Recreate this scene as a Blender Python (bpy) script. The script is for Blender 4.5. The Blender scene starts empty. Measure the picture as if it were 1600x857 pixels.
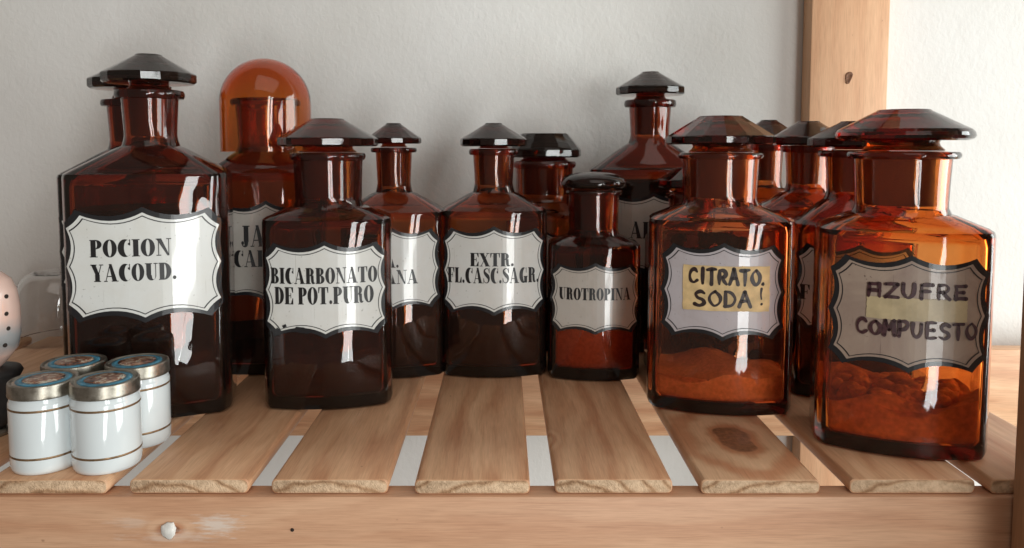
import bpy, bmesh, math, random
from mathutils import Vector, noise
random.seed(7)
scene = bpy.context.scene
COL = scene.collection
R = math.radians
PI = math.pi

# ---------------------------------------------------------------- camera
F, PX, PY = 1200.0, 787.0, 313.0          # focal length and principal point, in pixels of the 1600 px photograph
TAN = 0.0692
TH = math.atan(TAN)
CY, CZ = -0.433, 0.1874
cam = bpy.data.cameras.new('camera')
camo = bpy.data.objects.new('camera', cam)
COL.objects.link(camo)
camo.location = (0, CY, CZ)
camo.rotation_euler = (PI / 2 - TH, 0, 0)
cam.sensor_width = 36
cam.lens = 36 * F / 1600
cam.shift_x = (800 - PX) / 1600
cam.shift_y = (PY - 428.5) / 1600
cam.clip_start, cam.clip_end = 0.01, 50
cam.dof.use_dof = False
scene.camera = camo

# ---------------------------------------------------------------- light
world = bpy.data.worlds.new('World')
scene.world = world
world.use_nodes = True
bg = world.node_tree.nodes['Background']
bg.inputs[0].default_value = (1.0, 0.83, 0.70, 1)
bg.inputs[1].default_value = 0.15

def area(name, loc, target, w, h, power, color):
    l = bpy.data.lights.new(name, 'AREA')
    l.shape = 'RECTANGLE'
    l.size, l.size_y = w, h
    l.energy, l.color = power, color
    o = bpy.data.objects.new(name, l)
    COL.objects.link(o)
    o.location = loc
    d = Vector(target) - Vector(loc)
    o.rotation_euler = d.to_track_quat('-Z', 'Z').to_euler()
    return o
DAY = (0.97, 1.0, 0.985)
area('window_light', (0.80, -2.30, 0.05), (0.0, 0.1, 0.1), 0.21, 1.80, 15.5, DAY)
area('window_light', (1.06, -2.20, 0.05), (0.0, 0.1, 0.1), 0.17, 1.80, 12.5, DAY)
area('side_window_light', (1.70, -0.22, 0.20), (0.15, 0.3, 0.0), 0.9, 1.9, 43, (0.94, 1.0, 0.985))
area('ceiling_bounce_light', (0.5, -1.5, 2.1), (0.1, 0.0, 0.0), 2.4, 2.0, 13, (1.0, 0.93, 0.86))

scene.view_settings.view_transform = 'Standard'
scene.view_settings.look = 'None'
scene.view_settings.exposure = 0.10
scene.view_settings.gamma = 1.0
scene.render.engine = 'CYCLES'
cy = scene.cycles
cy.max_bounces, cy.transmission_bounces, cy.glossy_bounces, cy.diffuse_bounces = 32, 32, 12, 5
cy.transparent_max_bounces = 16
cy.sample_clamp_indirect = 6.0
cy.blur_glossy = 0.4
cy.caustics_reflective = False
cy.caustics_refractive = True
cy.use_denoising = True

# ---------------------------------------------------------------- geometry helpers
def depth_of(y, z):                        # distance along the optical axis
    return (y - CY) * math.cos(TH) - (z - CZ) * math.sin(TH)
def on_shelf(px, py, z=0.0):               # point of the horizontal plane z seen at a photograph pixel
    a, b = (px - PX) / F, (PY - py) / F
    dy, dz = math.cos(TH) + b * math.sin(TH), b * math.cos(TH) - math.sin(TH)
    t = (z - CZ) / dz
    return a * t, CY + dy * t
def x_at(px, y, z):
    return (px - PX) / F * depth_of(y, z)
def z_at(py, y):                           # height on the upright plane y seen at row py
    b = (PY - py) / F
    dy, dz = math.cos(TH) + b * math.sin(TH), b * math.cos(TH) - math.sin(TH)
    return CZ + (y - CY) * dz / dy

def link(name, me, mat, parent=None, loc=(0, 0, 0)):
    o = bpy.data.objects.new(name, me)
    COL.objects.link(o)
    mats = mat if isinstance(mat, (list, tuple)) else [mat]
    for m in mats:
        me.materials.append(m)
    o.location = loc
    if parent:
        o.parent = parent
    return o
def finish(name, bm, mat, parent=None, loc=(0, 0, 0), sharp=None, smooth=True):
    me = bpy.data.meshes.new(name)
    bmesh.ops.recalc_face_normals(bm, faces=bm.faces[:])
    for f in bm.faces:
        f.smooth = smooth
    bm.to_mesh(me)
    bm.free()
    if sharp is not None:
        me.set_sharp_from_angle(angle=R(sharp))
    return link(name, me, mat, parent, loc)
def tag(o, label, cat, group=None):
    o['label'], o['category'] = label, cat
    if group:
        o['group'] = group
    return o
def thing(name, label, cat, loc, rz=0, group=None):
    o = bpy.data.objects.new(name, None)
    o.empty_display_size = 0.02
    COL.objects.link(o)
    o.location = loc
    o.rotation_euler = (0, 0, rz)
    return tag(o, label, cat, group)
def loft(bm, rings, cap0=True, cap1=True):
    vs = [[bm.verts.new(p) for p in r] for r in rings]
    n = len(rings[0])
    for a, b in zip(vs, vs[1:]):
        for i in range(n):
            j = (i + 1) % n
            bm.faces.new((a[i], a[j], b[j], b[i]))
    if cap0: bm.faces.new(vs[0][::-1])
    if cap1: bm.faces.new(vs[-1])
    return vs
def lathe(bm, prof, n=48, cap0=True, cap1=True, facets=None, x0=0, y0=0):
    rings = []
    for k, (r, z) in enumerate(prof):
        ring = []
        for i in range(n):
            t = 2 * PI * i / n
            rr = r
            if facets and facets[1] <= k <= facets[2]:
                s = 2 * PI / facets[0]
                rr = r * math.cos(s / 2) / math.cos((t % s) - s / 2)
            ring.append((x0 + rr * math.cos(t), y0 + rr * math.sin(t), z))
        rings.append(ring)
    return loft(bm, rings, cap0, cap1)

# ---------------------------------------------------------------- material helpers
class NT:
    def __init__(s, name):
        s.m = bpy.data.materials.new(name)
        s.m.use_nodes = True
        s.t = s.m.node_tree
        s.t.nodes.clear()
        s.out = s.t.nodes.new('ShaderNodeOutputMaterial')
    def n(s, typ, **kw):
        nd = s.t.nodes.new(typ)
        for k, v in kw.items():
            setattr(nd, k, v)
        return nd
    def set(s, nd, key, v):
        if hasattr(v, 'is_output') or hasattr(v, 'links'):
            s.t.links.new(v, nd.inputs[key])
        else:
            nd.inputs[key].default_value = v
    def math(s, op, a, b=0.0, c=0.0):
        nd = s.n('ShaderNodeMath', operation=op)
        s.set(nd, 0, a); s.set(nd, 1, b); s.set(nd, 2, c)
        return nd.outputs[0]
    def coord(s, kind='Object'):
        return s.n('ShaderNodeTexCoord').outputs[kind]
    def mapping(s, v, scale=(1, 1, 1), loc=(0, 0, 0), rot=(0, 0, 0)):
        nd = s.n('ShaderNodeMapping')
        s.set(nd, 'Vector', v)
        nd.inputs['Scale'].default_value = scale
        nd.inputs['Rotation'].default_value = rot
        s.set(nd, 'Location', loc)
        return nd.outputs[0]
    def noise(s, v, scale, detail=3, rough=0.5, dist=0.0):
        nd = s.n('ShaderNodeTexNoise')
        s.set(nd, 'Vector', v)
        nd.inputs['Scale'].default_value = scale
        nd.inputs['Detail'].default_value = detail
        nd.inputs['Roughness'].default_value = rough
        nd.inputs['Distortion'].default_value = dist
        return nd.outputs[0]
    def ramp(s, f, stops):
        nd = s.n('ShaderNodeValToRGB')
        s.set(nd, 0, f)
        e = nd.color_ramp.elements
        while len(e) < len(stops): e.new(0.5)
        for q, (p, c) in zip(e, stops):
            q.position = p
            q.color = (*c, 1) if len(c) == 3 else c
        return nd.outputs[0]
    def mix(s, f, a, b, blend='MIX'):
        nd = s.n('ShaderNodeMix', data_type='RGBA', blend_type=blend)
        s.set(nd, 0, f)
        for k, v in ((6, a), (7, b)):
            s.set(nd, k, (*v, 1) if isinstance(v, tuple) and len(v) == 3 else v)
        return nd.outputs[2]
    def bump(s, h, strength=0.3, dist=0.001, normal=None):
        nd = s.n('ShaderNodeBump')
        s.set(nd, 'Height', h)
        nd.inputs['Strength'].default_value = strength
        nd.inputs['Distance'].default_value = dist
        if normal is not None: s.set(nd, 'Normal', normal)
        return nd.outputs[0]
    def principled(s, color, rough=0.5, metal=0.0, normal=None, spec=0.5, coat=0.0, trans=0.0):
        p = s.n('ShaderNodeBsdfPrincipled')
        s.set(p, 'Base Color', (*color, 1) if isinstance(color, tuple) and len(color) == 3 else color)
        s.set(p, 'Roughness', rough)
        s.set(p, 'Metallic', metal)
        s.set(p, 'Specular IOR Level', spec)
        s.set(p, 'Coat Weight', coat)
        s.set(p, 'Transmission Weight', trans)
        if normal is not None: s.set(p, 'Normal', normal)
        s.t.links.new(p.outputs[0], s.out.inputs[0])
        return s.m

def mat_plain(name, color, rough=0.5, var=0.12, scale=120, bump=0.0, **kw):
    t = NT(name)
    c = t.coord()
    nz = t.noise(c, scale, 4)
    dark = tuple(v * (1 - var) for v in color)
    lite = tuple(min(1, v * (1 + var)) for v in color)
    col = t.ramp(nz, [(0.3, dark), (0.7, lite)])
    nm = t.bump(nz, bump, 0.0006) if bump else None
    return t.principled(col, rough, normal=nm, **kw)

def mat_glass(name, absorb, density, wav=0.17, rough=0.0, tint=(1, 1, 1), dust=0.03):
    t = NT(name)
    c = t.coord()
    nz = t.noise(t.mapping(c, (1, 1, 0.55)), 34, 2, 0.4)
    g = t.n('ShaderNodeBsdfGlass')
    g.inputs['Color'].default_value = (*tint, 1)
    t.set(g, 'Roughness', t.math('ADD', rough, t.ramp(t.noise(c, 48, 5, 0.65, 0.8), [(0.48, (0, 0, 0)), (0.78, (0.11,) * 3)])))
    g.inputs['IOR'].default_value = 1.5
    t.set(g, 'Normal', t.bump(nz, wav, 0.004))
    sh = g.outputs[0]
    if dust:
        df = t.n('ShaderNodeBsdfDiffuse')
        df.inputs['Color'].default_value = (0.40, 0.27, 0.21, 1)
        fac = t.math('MULTIPLY', t.ramp(t.noise(t.mapping(c, (1, 1, 0.5)), 70, 5, 0.65), [(0.3, (0.35,) * 3), (0.75, (1, 1, 1))]), dust)
        mx = t.n('ShaderNodeMixShader')
        t.set(mx, 0, fac); t.set(mx, 1, sh); t.set(mx, 2, df.outputs[0])
        sh = mx.outputs[0]
    t.t.links.new(sh, t.out.inputs[0])
    if density:
        v = t.n('ShaderNodeVolumeAbsorption')
        v.inputs['Color'].default_value = (*absorb, 1)
        v.inputs['Density'].default_value = density
        t.t.links.new(v.outputs[0], t.out.inputs['Volume'])
    return t.m

def mat_wood(name, along='Y', knots=(), pale=1.0, marks=None, hue=(1, 1, 1), contrast=0.85):
    """pine: growth-ring bands that run along one local axis, fine fibre, optional knots ((a, g, radius, reach)): a = along, g = across"""
    t = NT(name)
    c = t.coord()
    sx = t.n('ShaderNodeSeparateXYZ'); t.set(sx, 0, c)
    ax = {'X': 0, 'Y': 1, 'Z': 2}
    al = sx.outputs[ax[along]]
    ac = sx.outputs[{'X': 2, 'Y': 0, 'Z': 0}[along]]
    oth = sx.outputs[{'X': 1, 'Y': 2, 'Z': 1}[along]]
    rnd = t.n('ShaderNodeObjectInfo').outputs['Random']
    off = t.math('MULTIPLY', rnd, 37.0)
    def vec(sa, sg):
        cb = t.n('ShaderNodeCombineXYZ')
        t.set(cb, 0, t.math('ADD', t.math('MULTIPLY', ac, sg), off))
        t.set(cb, 1, t.math('ADD', t.math('MULTIPLY', al, sa), off))
        t.set(cb, 2, t.math('MULTIPLY', oth, sg))
        return cb.outputs[0]
    warp = t.noise(vec(4.5, 13.0), 1.0, 2, 0.5)
    warp2 = t.noise(vec(9.0, 60.0), 1.0, 3, 0.55)
    fibre = t.noise(vec(60.0, 1700.0), 1.0, 2, 0.5)
    lite, mid, dark = (0.68, 0.435, 0.265), (0.58, 0.335, 0.192), (0.42, 0.190, 0.095)
    lite, mid, dark = [tuple(v * pale * h for v, h in zip(q, hue)) for q in (lite, mid, dark)]
    ph = t.math('ADD', t.math('MULTIPLY', ac, 260.0), t.math('MULTIPLY', warp, 16.0))
    ph = t.math('ADD', ph, t.math('MULTIPLY', off, 3.1))
    s1 = t.math('MULTIPLY_ADD', t.math('SINE', ph), 0.5, 0.5)
    s2 = t.math('MULTIPLY_ADD', t.math('SINE', t.math('MULTIPLY_ADD', warp2, 22.0, t.math('MULTIPLY', ph, 1.7))), 0.5, 0.5)
    col = t.ramp(s1, [(0.10, lite), (0.55, mid), (0.92, dark)])
    col = t.mix(0.40, col, t.ramp(s2, [(0.15, lite), (0.6, mid), (0.95, dark)]))
    col = t.mix(0.45, col, t.ramp(warp2, [(0.32, dark), (0.50, mid), (0.68, lite)]))
    col = t.mix(contrast, mid, col)
    bands = warp2
    for (ka, kg, kr, reach) in knots:
        wob = t.math('MULTIPLY', t.math('SUBTRACT', t.noise(vec(45, 45), 1.0, 2), 0.5), kr * 1.3)
        da = t.math('MULTIPLY', t.math('SUBTRACT', al, ka), 0.62)
        dg = t.math('SUBTRACT', ac, kg)
        d = t.math('ADD', t.math('SQRT', t.math('ADD', t.math('MULTIPLY', da, da), t.math('MULTIPLY', dg, dg))), wob)
        q = t.math('DIVIDE', d, kr)
        ring = t.math('SINE', t.math('MULTIPLY', t.math('POWER', q, 0.60), 8.0))
        rc = t.ramp(t.math('MULTIPLY_ADD', ring, 0.5, 0.5), [(0.15, lite), (0.50, mid), (0.95, tuple(v * k_ for v, k_ in zip(dark, (1.12, 1.05, 1.0))))])
        mask = t.ramp(q, [(0.0, (1, 1, 1)), (0.75, (0.9,) * 3), (1.0, (0, 0, 0))])
        qq = t.math('DIVIDE', d, reach)
        mask = t.ramp(qq, [(0.25, (0.85,) * 3), (0.95, (0, 0, 0))])
        col = t.mix(mask, col, rc)
        core = t.ramp(q, [(0.0, (1, 1, 1)), (0.86, (1, 1, 1)), (1.05, (0, 0, 0))])
        kn = t.ramp(t.noise(vec(300, 300), 1.0, 3), [(0.3, tuple(v * 0.40 for v in dark)), (0.7, tuple(v * 0.72 for v in dark))])
        col = t.mix(core, col, kn)
    sp = t.ramp(t.noise(vec(130, 240), 1.0, 1, 0.4), [(0.16, (0.45, 0.40, 0.36)), (0.215, (1, 1, 1))])
    col = t.mix(0.8, col, sp, 'MULTIPLY')
    col = t.mix(0.30, col, t.ramp(fibre, [(0.25, (0.55, 0.5, 0.45)), (0.7, (1.1, 1.1, 1.1))]), 'MULTIPLY')
    pores = t.noise(vec(26.0, 640.0), 1.0, 4, 0.7)
    col = t.mix(0.32, col, t.ramp(pores, [(0.30, (0.55, 0.47, 0.40)), (0.46, (1, 1, 1)), (0.75, (1.1, 1.1, 1.1))]), 'MULTIPLY')
    if marks:
        for (ma, mg, ra, rg, amt) in marks:      # smears of white filler
            da = t.math('DIVIDE', t.math('SUBTRACT', al, ma), ra)
            dg = t.math('DIVIDE', t.math('SUBTRACT', ac, mg), rg)
            d = t.math('SQRT', t.math('ADD', t.math('MULTIPLY', da, da), t.math('MULTIPLY', dg, dg)))
            d = t.math('ADD', d, t.math('MULTIPLY', t.math('SUBTRACT', t.noise(vec(90, 700), 1.0, 4, 0.65), 0.5), 2.6))
            mk = t.ramp(d, [(0.25, (amt,) * 3), (1.0, (0, 0, 0))])
            col = t.mix(mk, col, (0.72, 0.66, 0.60))
    h = t.math('ADD', t.math('MULTIPLY', fibre, 0.6), bands)
    return t.principled(col, 0.46, normal=t.bump(h, 0.16, 0.0008), spec=0.35)

def mat_endgrain(name):
    t = NT(name)
    c = t.coord()
    rnd = t.n('ShaderNodeObjectInfo').outputs['Random']
    sx = t.n('ShaderNodeSeparateXYZ'); t.set(sx, 0, c)
    cx = t.math('MULTIPLY', t.math('SUBTRACT', rnd, 0.5), 0.06)
    dx = t.math('SUBTRACT', sx.outputs[0], cx)
    dz = t.math('ADD', sx.outputs[2], t.math('MULTIPLY_ADD', rnd, 0.10, 0.035))
    d = t.math('SQRT', t.math('ADD', t.math('MULTIPLY', dx, dx), t.math('MULTIPLY', dz, dz)))
    d = t.math('ADD', d, t.math('MULTIPLY', t.noise(c, 90, 3), 0.006))
    ring = t.math('MULTIPLY_ADD', t.math('SINE', t.math('MULTIPLY', d, 700.0)), 0.5, 0.5)
    rc = t.ramp(ring, [(0.5, (0.70, 0.50, 0.33)), (0.86, (0.62, 0.41, 0.255)), (1.0, (0.42, 0.25, 0.14))])
    pore = t.noise(c, 1300, 3, 0.6)
    big = t.noise(c, 330, 4, 0.65)
    col = t.mix(0.55, rc, t.ramp(big, [(0.3, (0.55, 0.5, 0.45)), (0.6, (1.1, 1.1, 1.1))]), 'MULTIPLY')
    h = t.math('ADD', t.math('MULTIPLY', pore, 0.5), t.math('MULTIPLY', big, 1.4))
    return t.principled(col, 0.75, normal=t.bump(h, 0.75, 0.0016), spec=0.2)

def mat_wall():
    t = NT('plaster_wall')
    c = t.coord()
    a = t.noise(t.mapping(c, (1, 1, 0.8)), 210, 5, 0.55, 0.5)
    b = t.noise(c, 46, 3, 0.5)
    d = t.noise(c, 9, 2, 0.5)
    col = t.ramp(d, [(0.3, (0.70, 0.685, 0.655)), (0.7, (0.74, 0.73, 0.71))])
    n1 = t.bump(b, 0.18, 0.003)
    n2 = t.bump(a, 0.24, 0.0016, n1)
    return t.principled(col, 0.8, normal=n2, spec=0.25)

M = {}
M['amber'] = mat_glass('amber_glass', (0.855, 0.50, 0.06), 540)
M['amber_light'] = mat_glass('orange_amber_glass', (0.89, 0.44, 0.02), 320)
M['amber_front'] = mat_glass('bright_amber_glass', (0.895, 0.53, 0.03), 400)
M['amber_dark'] = mat_glass('dark_amber_glass', (0.82, 0.49, 0.17), 760)
M['stopper'] = mat_glass('stopper_glass', (0.83, 0.58, 0.38), 480, 0.05)
M['stopper_light'] = mat_glass('red_stopper_glass', (0.865, 0.61, 0.30), 290, 0.05)
M['dome'] = mat_glass('dome_glass', (0.92, 0.585, 0.06), 830, 0.10)
M['clear'] = mat_glass('clear_glass', (0.8, 0.9, 0.9), 4, 0.12, dust=0.03)
t = NT('ground_glass')
M['ground'] = t.principled((0.22, 0.075, 0.05), 0.42, normal=t.bump(t.noise(t.coord(), 900, 2), 0.3, 0.0005), trans=0.65)
def mat_enamel(name, color, dirt, amount, rough=0.18, coat=0.5):
    t = NT(name)
    c = t.coord()
    off = t.math('MULTIPLY', t.n('ShaderNodeObjectInfo').outputs['Random'], 9.0)
    cb = t.n('ShaderNodeCombineXYZ')
    for k in range(3): t.set(cb, k, off)
    va = t.n('ShaderNodeVectorMath', operation='ADD'); t.set(va, 0, c); t.set(va, 1, cb.outputs[0])
    v = va.outputs[0]
    cloud = t.noise(v, 38, 5, 0.6, 0.6)
    speck = t.noise(v, 420, 2, 0.5)
    col = t.mix(t.math('MULTIPLY', t.ramp(cloud, [(0.42, (0, 0, 0)), (0.72, (1, 1, 1))]), amount), color, dirt)
    col = t.mix(t.math('MULTIPLY', t.ramp(speck, [(0.70, (0, 0, 0)), (0.76, (1, 1, 1))]), min(1, amount * 1.3)), col, tuple(q * 0.35 for q in dirt))
    scr = t.noise(t.mapping(v, (900, 900, 25), (0, 0, 0), (0.2, 0.5, 0)), 1.0, 2, 0.5)
    col = t.mix(t.math('MULTIPLY', t.ramp(scr, [(0.71, (0, 0, 0)), (0.75, (1, 1, 1))]), amount), col, tuple(q * 0.6 for q in dirt))
    rg = t.math('MULTIPLY_ADD', cloud, 0.22, rough - 0.08)
    return t.principled(col, rg, normal=t.bump(cloud, 0.05, 0.001), coat=coat)
M['enamel'] = mat_enamel('white_enamel', (0.69, 0.70, 0.68), (0.56, 0.53, 0.46), 0.35)
M['enamel_old'] = mat_enamel('stained_enamel', (0.41, 0.315, 0.25), (0.25, 0.17, 0.145), 0.75, 0.3, 0.25)
M['enamel_grey'] = mat_enamel('aged_enamel', (0.49, 0.46, 0.42), (0.38, 0.33, 0.27), 0.5)
M['enamel_mauve'] = mat_enamel('mauve_enamel', (0.53, 0.50, 0.53), (0.40, 0.34, 0.33), 0.5)
M['black'] = mat_plain('black_enamel', (0.016, 0.016, 0.018), 0.22, 0.2, 60)
M['ink'] = mat_plain('black_ink', (0.013, 0.012, 0.013), 0.35, 0.2, 90)
M['marker'] = mat_plain('brown_marker_ink', (0.055, 0.018, 0.022), 0.45, 0.35, 500)
M['marker_dark'] = mat_plain('dark_marker_ink', (0.030, 0.014, 0.012), 0.45, 0.3, 500)
M['paper'] = mat_plain('yellowed_paper', (0.68, 0.50, 0.25), 0.6, 0.24, 110, bump=0.3)
M['tape'] = mat_plain('old_tape', (0.52, 0.42, 0.25), 0.35, 0.16, 110, bump=0.2)
M['porcelain'] = mat_plain('white_porcelain', (0.67, 0.72, 0.735), 0.10, 0.02, 30, coat=0.5)
M['gilt'] = mat_plain('worn_gilt_band', (0.24, 0.15, 0.08), 0.42, 0.35, 350, metal=0.6)
M['wall'] = mat_wall()
M['end'] = mat_endgrain('pine_end_grain')
M['blue'] = mat_plain('blue_print', (0.06, 0.24, 0.36), 0.40, 0.40, 220)
M['putty'] = mat_plain('white_putty', (0.72, 0.70, 0.66), 0.8, 0.12, 300, bump=0.5)
M['hole'] = mat_plain('dark_hole', (0.02, 0.012, 0.008), 0.9)
M['skin'] = None
t = NT('pewter_lid')
nz = t.noise(t.coord(), 240, 4, 0.6)
M['pewter'] = t.principled(t.ramp(nz, [(0.3, (0.21, 0.19, 0.155)), (0.7, (0.38, 0.35, 0.30))]), t.math('MULTIPLY_ADD', nz, 0.25, 0.22), 0.9, normal=t.bump(nz, 0.12, 0.0006))
t = NT('printed_medallion')
c = t.coord()
v = t.noise(t.mapping(c, (1, 1, 1)), 150, 3, 0.6, 1.2)
M['print'] = t.principled(t.ramp(v, [(0.36, (0.03, 0.022, 0.02)), (0.46, (0.22, 0.085, 0.05)), (0.53, (0.34, 0.19, 0.12)), (0.60, (0.58, 0.54, 0.44)), (0.70, (0.10, 0.09, 0.07))]), 0.3)
t = NT('glazed_ceramic_pink_blue')
sx = t.n('ShaderNodeSeparateXYZ'); t.set(sx, 0, t.coord())
zz = t.math('ADD', sx.outputs[2], t.math('MULTIPLY', t.math('SUBTRACT', t.noise(t.coord(), 60, 3), 0.5), 0.016))
M['skin'] = t.principled(t.ramp(t.math('MULTIPLY', zz, 8.0), [(0.42, (0.62, 0.42, 0.35)), (0.48, (0.27, 0.27, 0.27)), (0.53, (0.33, 0.33, 0.33)), (0.62, (0.66, 0.45, 0.38)), (1.0, (0.70, 0.50, 0.43))]), 0.25, coat=0.3)
M['rubber'] = mat_plain('black_rubber', (0.015, 0.014, 0.014), 0.5, 0.2, 200)

# ---------------------------------------------------------------- the setting: wall
WALL_Y = 0.357
bm = bmesh.new()
vs = [bm.verts.new(p) for p in ((-2.2, WALL_Y, -1.4), (2.0, WALL_Y, -1.4), (2.0, WALL_Y, 1.6), (-2.2, WALL_Y, 1.6))]
vb = [bm.verts.new((v.co.x, WALL_Y + 0.1, v.co.z)) for v in vs]
bm.faces.new(vs); bm.faces.new(vb[::-1])
for i in range(4):
    bm.faces.new((vs[i], vb[i], vb[(i + 1) % 4], vs[(i + 1) % 4]))
w = finish('wall', bm, M['wall'], smooth=False)
w['kind'] = 'structure'

# ---------------------------------------------------------------- the shelf
shelf = thing('slatted_shelf', 'pale pine shelf of spaced slats carrying all the amber bottles', 'shelf', (0, 0, 0))
SLAT_T, SLAT_BACK, YF = 0.0085, 0.318, -0.0105
def board(bm, x0, x1, y0, y1, z0, z1, bev, seg=3):
    """box whose long edges (along Y) are rounded; end faces get material 1"""
    prof = []
    for (cx, cz, a0) in ((x1 - bev, z0 + bev, -90), (x1 - bev, z1 - bev, 0), (x0 + bev, z1 - bev, 90), (x0 + bev, z0 + bev, 180)):
        for k in range(seg + 1):
            a = R(a0 + 90 * k / seg)
            prof.append((cx + bev * math.cos(a), cz + bev * math.sin(a)))
    e = 0.0006
    mid = ((x0 + x1) / 2, (z0 + z1) / 2)
    def ring(y, s):
        return [(x + (mid[0] - x) / max(abs(x - mid[0]), 1e-6) * s * min(1, abs(x - mid[0]) / bev) if abs(x - mid[0]) > 1e-6 else x, y, z + (1 if z < mid[1] else -1) * s) for x, z in prof]
    ys = [y0, y0 + e] + [y0 + e + (y1 - y0 - 2 * e) * k / 6 for k in range(1, 6)] + [y1 - e, y1]
    loft(bm, [ring(y, e if k in (0, len(ys) - 1) else 0) for k, y in enumerate(ys)])
    bm.faces.ensure_lookup_table()
slat_px = [(-690, -508), (-463, -283), (-242, -60), (-22, 168), (202, 388), (424, 606), (648, 828), (867, 1051), (1095, 1281), (1328, 1524), (1547, 1745)]
wood_slat = mat_wood('pine_slat', 'Y', pale=1.12)
wood_knot = mat_wood('pine_slat_with_large_knot', 'Y', knots=((-0.1035, 0.003, 0.0125, 0.080),), pale=1.06)
wood_stain = mat_wood('pine_slat_with_figure', 'Y', knots=((-0.105, -0.037, 0.0030, 0.016),), pale=1.10, contrast=0.85)
sc = F / depth_of(YF, 0)
for k, (a, b) in enumerate(slat_px):
    x0, x1 = (a - PX) / sc, (b - PX) / sc
    xm, hw = (x0 + x1) / 2, (x1 - x0) / 2
    bm = bmesh.new()
    jit = random.uniform(-0.0008, 0.0008)
    y0 = YF + jit
    ym = (y0 + SLAT_BACK) / 2
    board(bm, -hw, hw, y0 - ym, SLAT_BACK - ym, -SLAT_T / 2, SLAT_T / 2, 0.0030)
    for f in bm.faces:
        if len(f.verts) > 4: f.material_index = 1
    mt = wood_knot if k == 8 else wood_stain if k == 7 else wood_slat
    finish('slat', bm, [mt, M['end']], shelf, (xm, ym, -SLAT_T / 2), sharp=50)
def beam(name, x0, x1, y0, y1, z0, z1, mat, bev=0.0018):
    bm = bmesh.new()
    bmesh.ops.create_cube(bm, size=1)
    for v in bm.verts:
        v.co = (v.co.x * (x1 - x0), v.co.y * (y1 - y0), v.co.z * (z1 - z0))
    bmesh.ops.bevel(bm, geom=bm.edges[:], offset=bev, segments=2, affect='EDGES', profile=0.5)
    return finish(name, bm, mat, shelf, ((x0 + x1) / 2, (y0 + y1) / 2, (z0 + z1) / 2), sharp=40)
ZB = -SLAT_T - 0.0003
RX0, RX1 = -0.52, 0.3000
rail_mid = ((RX0 + RX1) / 2, ZB - 0.0325)
kx = x_at(265, YF - 0.003, -0.03) - rail_mid[0]
kz = z_at(828, YF - 0.003) - rail_mid[1]
rail_m = mat_wood('pine_rail', 'X', knots=((kx, kz, 0.0040, 0.011),), pale=1.04, hue=(1.03, 1.03, 1.10), contrast=0.45, marks=((kx + 0.028, kz + 0.003, 0.015, 0.007, 0.65), (kx - 0.022, kz + 0.004, 0.012, 0.004, 0.22), (kx + 0.005, kz - 0.004, 0.03, 0.004, 0.3)))
rail = beam('front_rail', RX0, RX1, YF - 0.0032, YF + 0.0125, ZB - 0.065, ZB, rail_m)
bm = bmesh.new()
bmesh.ops.create_icosphere(bm, subdivisions=3, radius=1)
for v in bm.verts:
    d = 1 + 0.35 * noise.noise(v.co * 1.7) + 0.15 * noise.noise(v.co * 5)
    v.co = (v.co.x * 0.0044 * d, v.co.y * 0.0016, v.co.z * 0.0046 * d)
finish('putty_patch', bm, M['putty'], rail, (kx, -0.0082, kz))
bm = bmesh.new()
lathe(bm, [(0.0009, -0.0004), (0.0011, 0.0), (0.0007, 0.0003)], 10)
o = finish('nail_hole', bm, M['hole'], rail, (x_at(457, YF - 0.003, -0.03) - rail_mid[0], -0.00785 - 0.0002, z_at(828, YF - 0.003) - rail_mid[1]))
o.rotation_euler = (PI / 2, 0, 0)
zb = z_at(675, 0.312)
beam('back_rail', -0.9, 0.90, 0.300, 0.318, zb, ZB, mat_wood('pine_back_rail', 'X', pale=1.15))
bz = 0.5
py0 = 0.3325
xl, xr = x_at(1267, py0, 0.28), x_at(1389, py0, 0.28)
post = beam('rear_post', xl, xr, py0, py0 + 0.0225, -1.0, 0.75, mat_wood('pine_rear_post', 'Z', pale=1.12, contrast=0.35), 0.0015)
# hollow knot in the rear post
bm = bmesh.new()
n = 14
def kr(i, s):
    a = 2 * PI * i / n
    return ((0.0034 + 0.0008 * math.sin(3 * a)) * s * math.cos(a) + 0.0012 * math.sin(a), (0.0070 + 0.001 * math.cos(2 * a)) * s * math.sin(a))
loft(bm, [[(kr(i, 1.0)[0], -0.0002, kr(i, 1.0)[1]) for i in range(n)], [(kr(i, 0.86)[0], -0.0012, kr(i, 0.86)[1]) for i in range(n)], [(kr(i, 0.62)[0], -0.0003, kr(i, 0.62)[1]) for i in range(n)]], False, True)
pm = ((xl + xr) / 2, py0 + 0.01125, -0.125)
finish('knot', bm, mat_plain('split_knot', (0.16, 0.065, 0.028), 0.7, 0.5, 700, bump=0.5), post, (x_at(1327, py0, 0.28) - pm[0], -0.01125, z_at(122, py0) - pm[2]))
beam('front_post', 0.2850, 0.36, -0.085, YF - 0.0045, -1.0, 0.75, mat_wood('pine_front_post', 'Z', pale=0.85, hue=(0.92, 0.88, 0.86), contrast=0.5), 0.0015)

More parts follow.
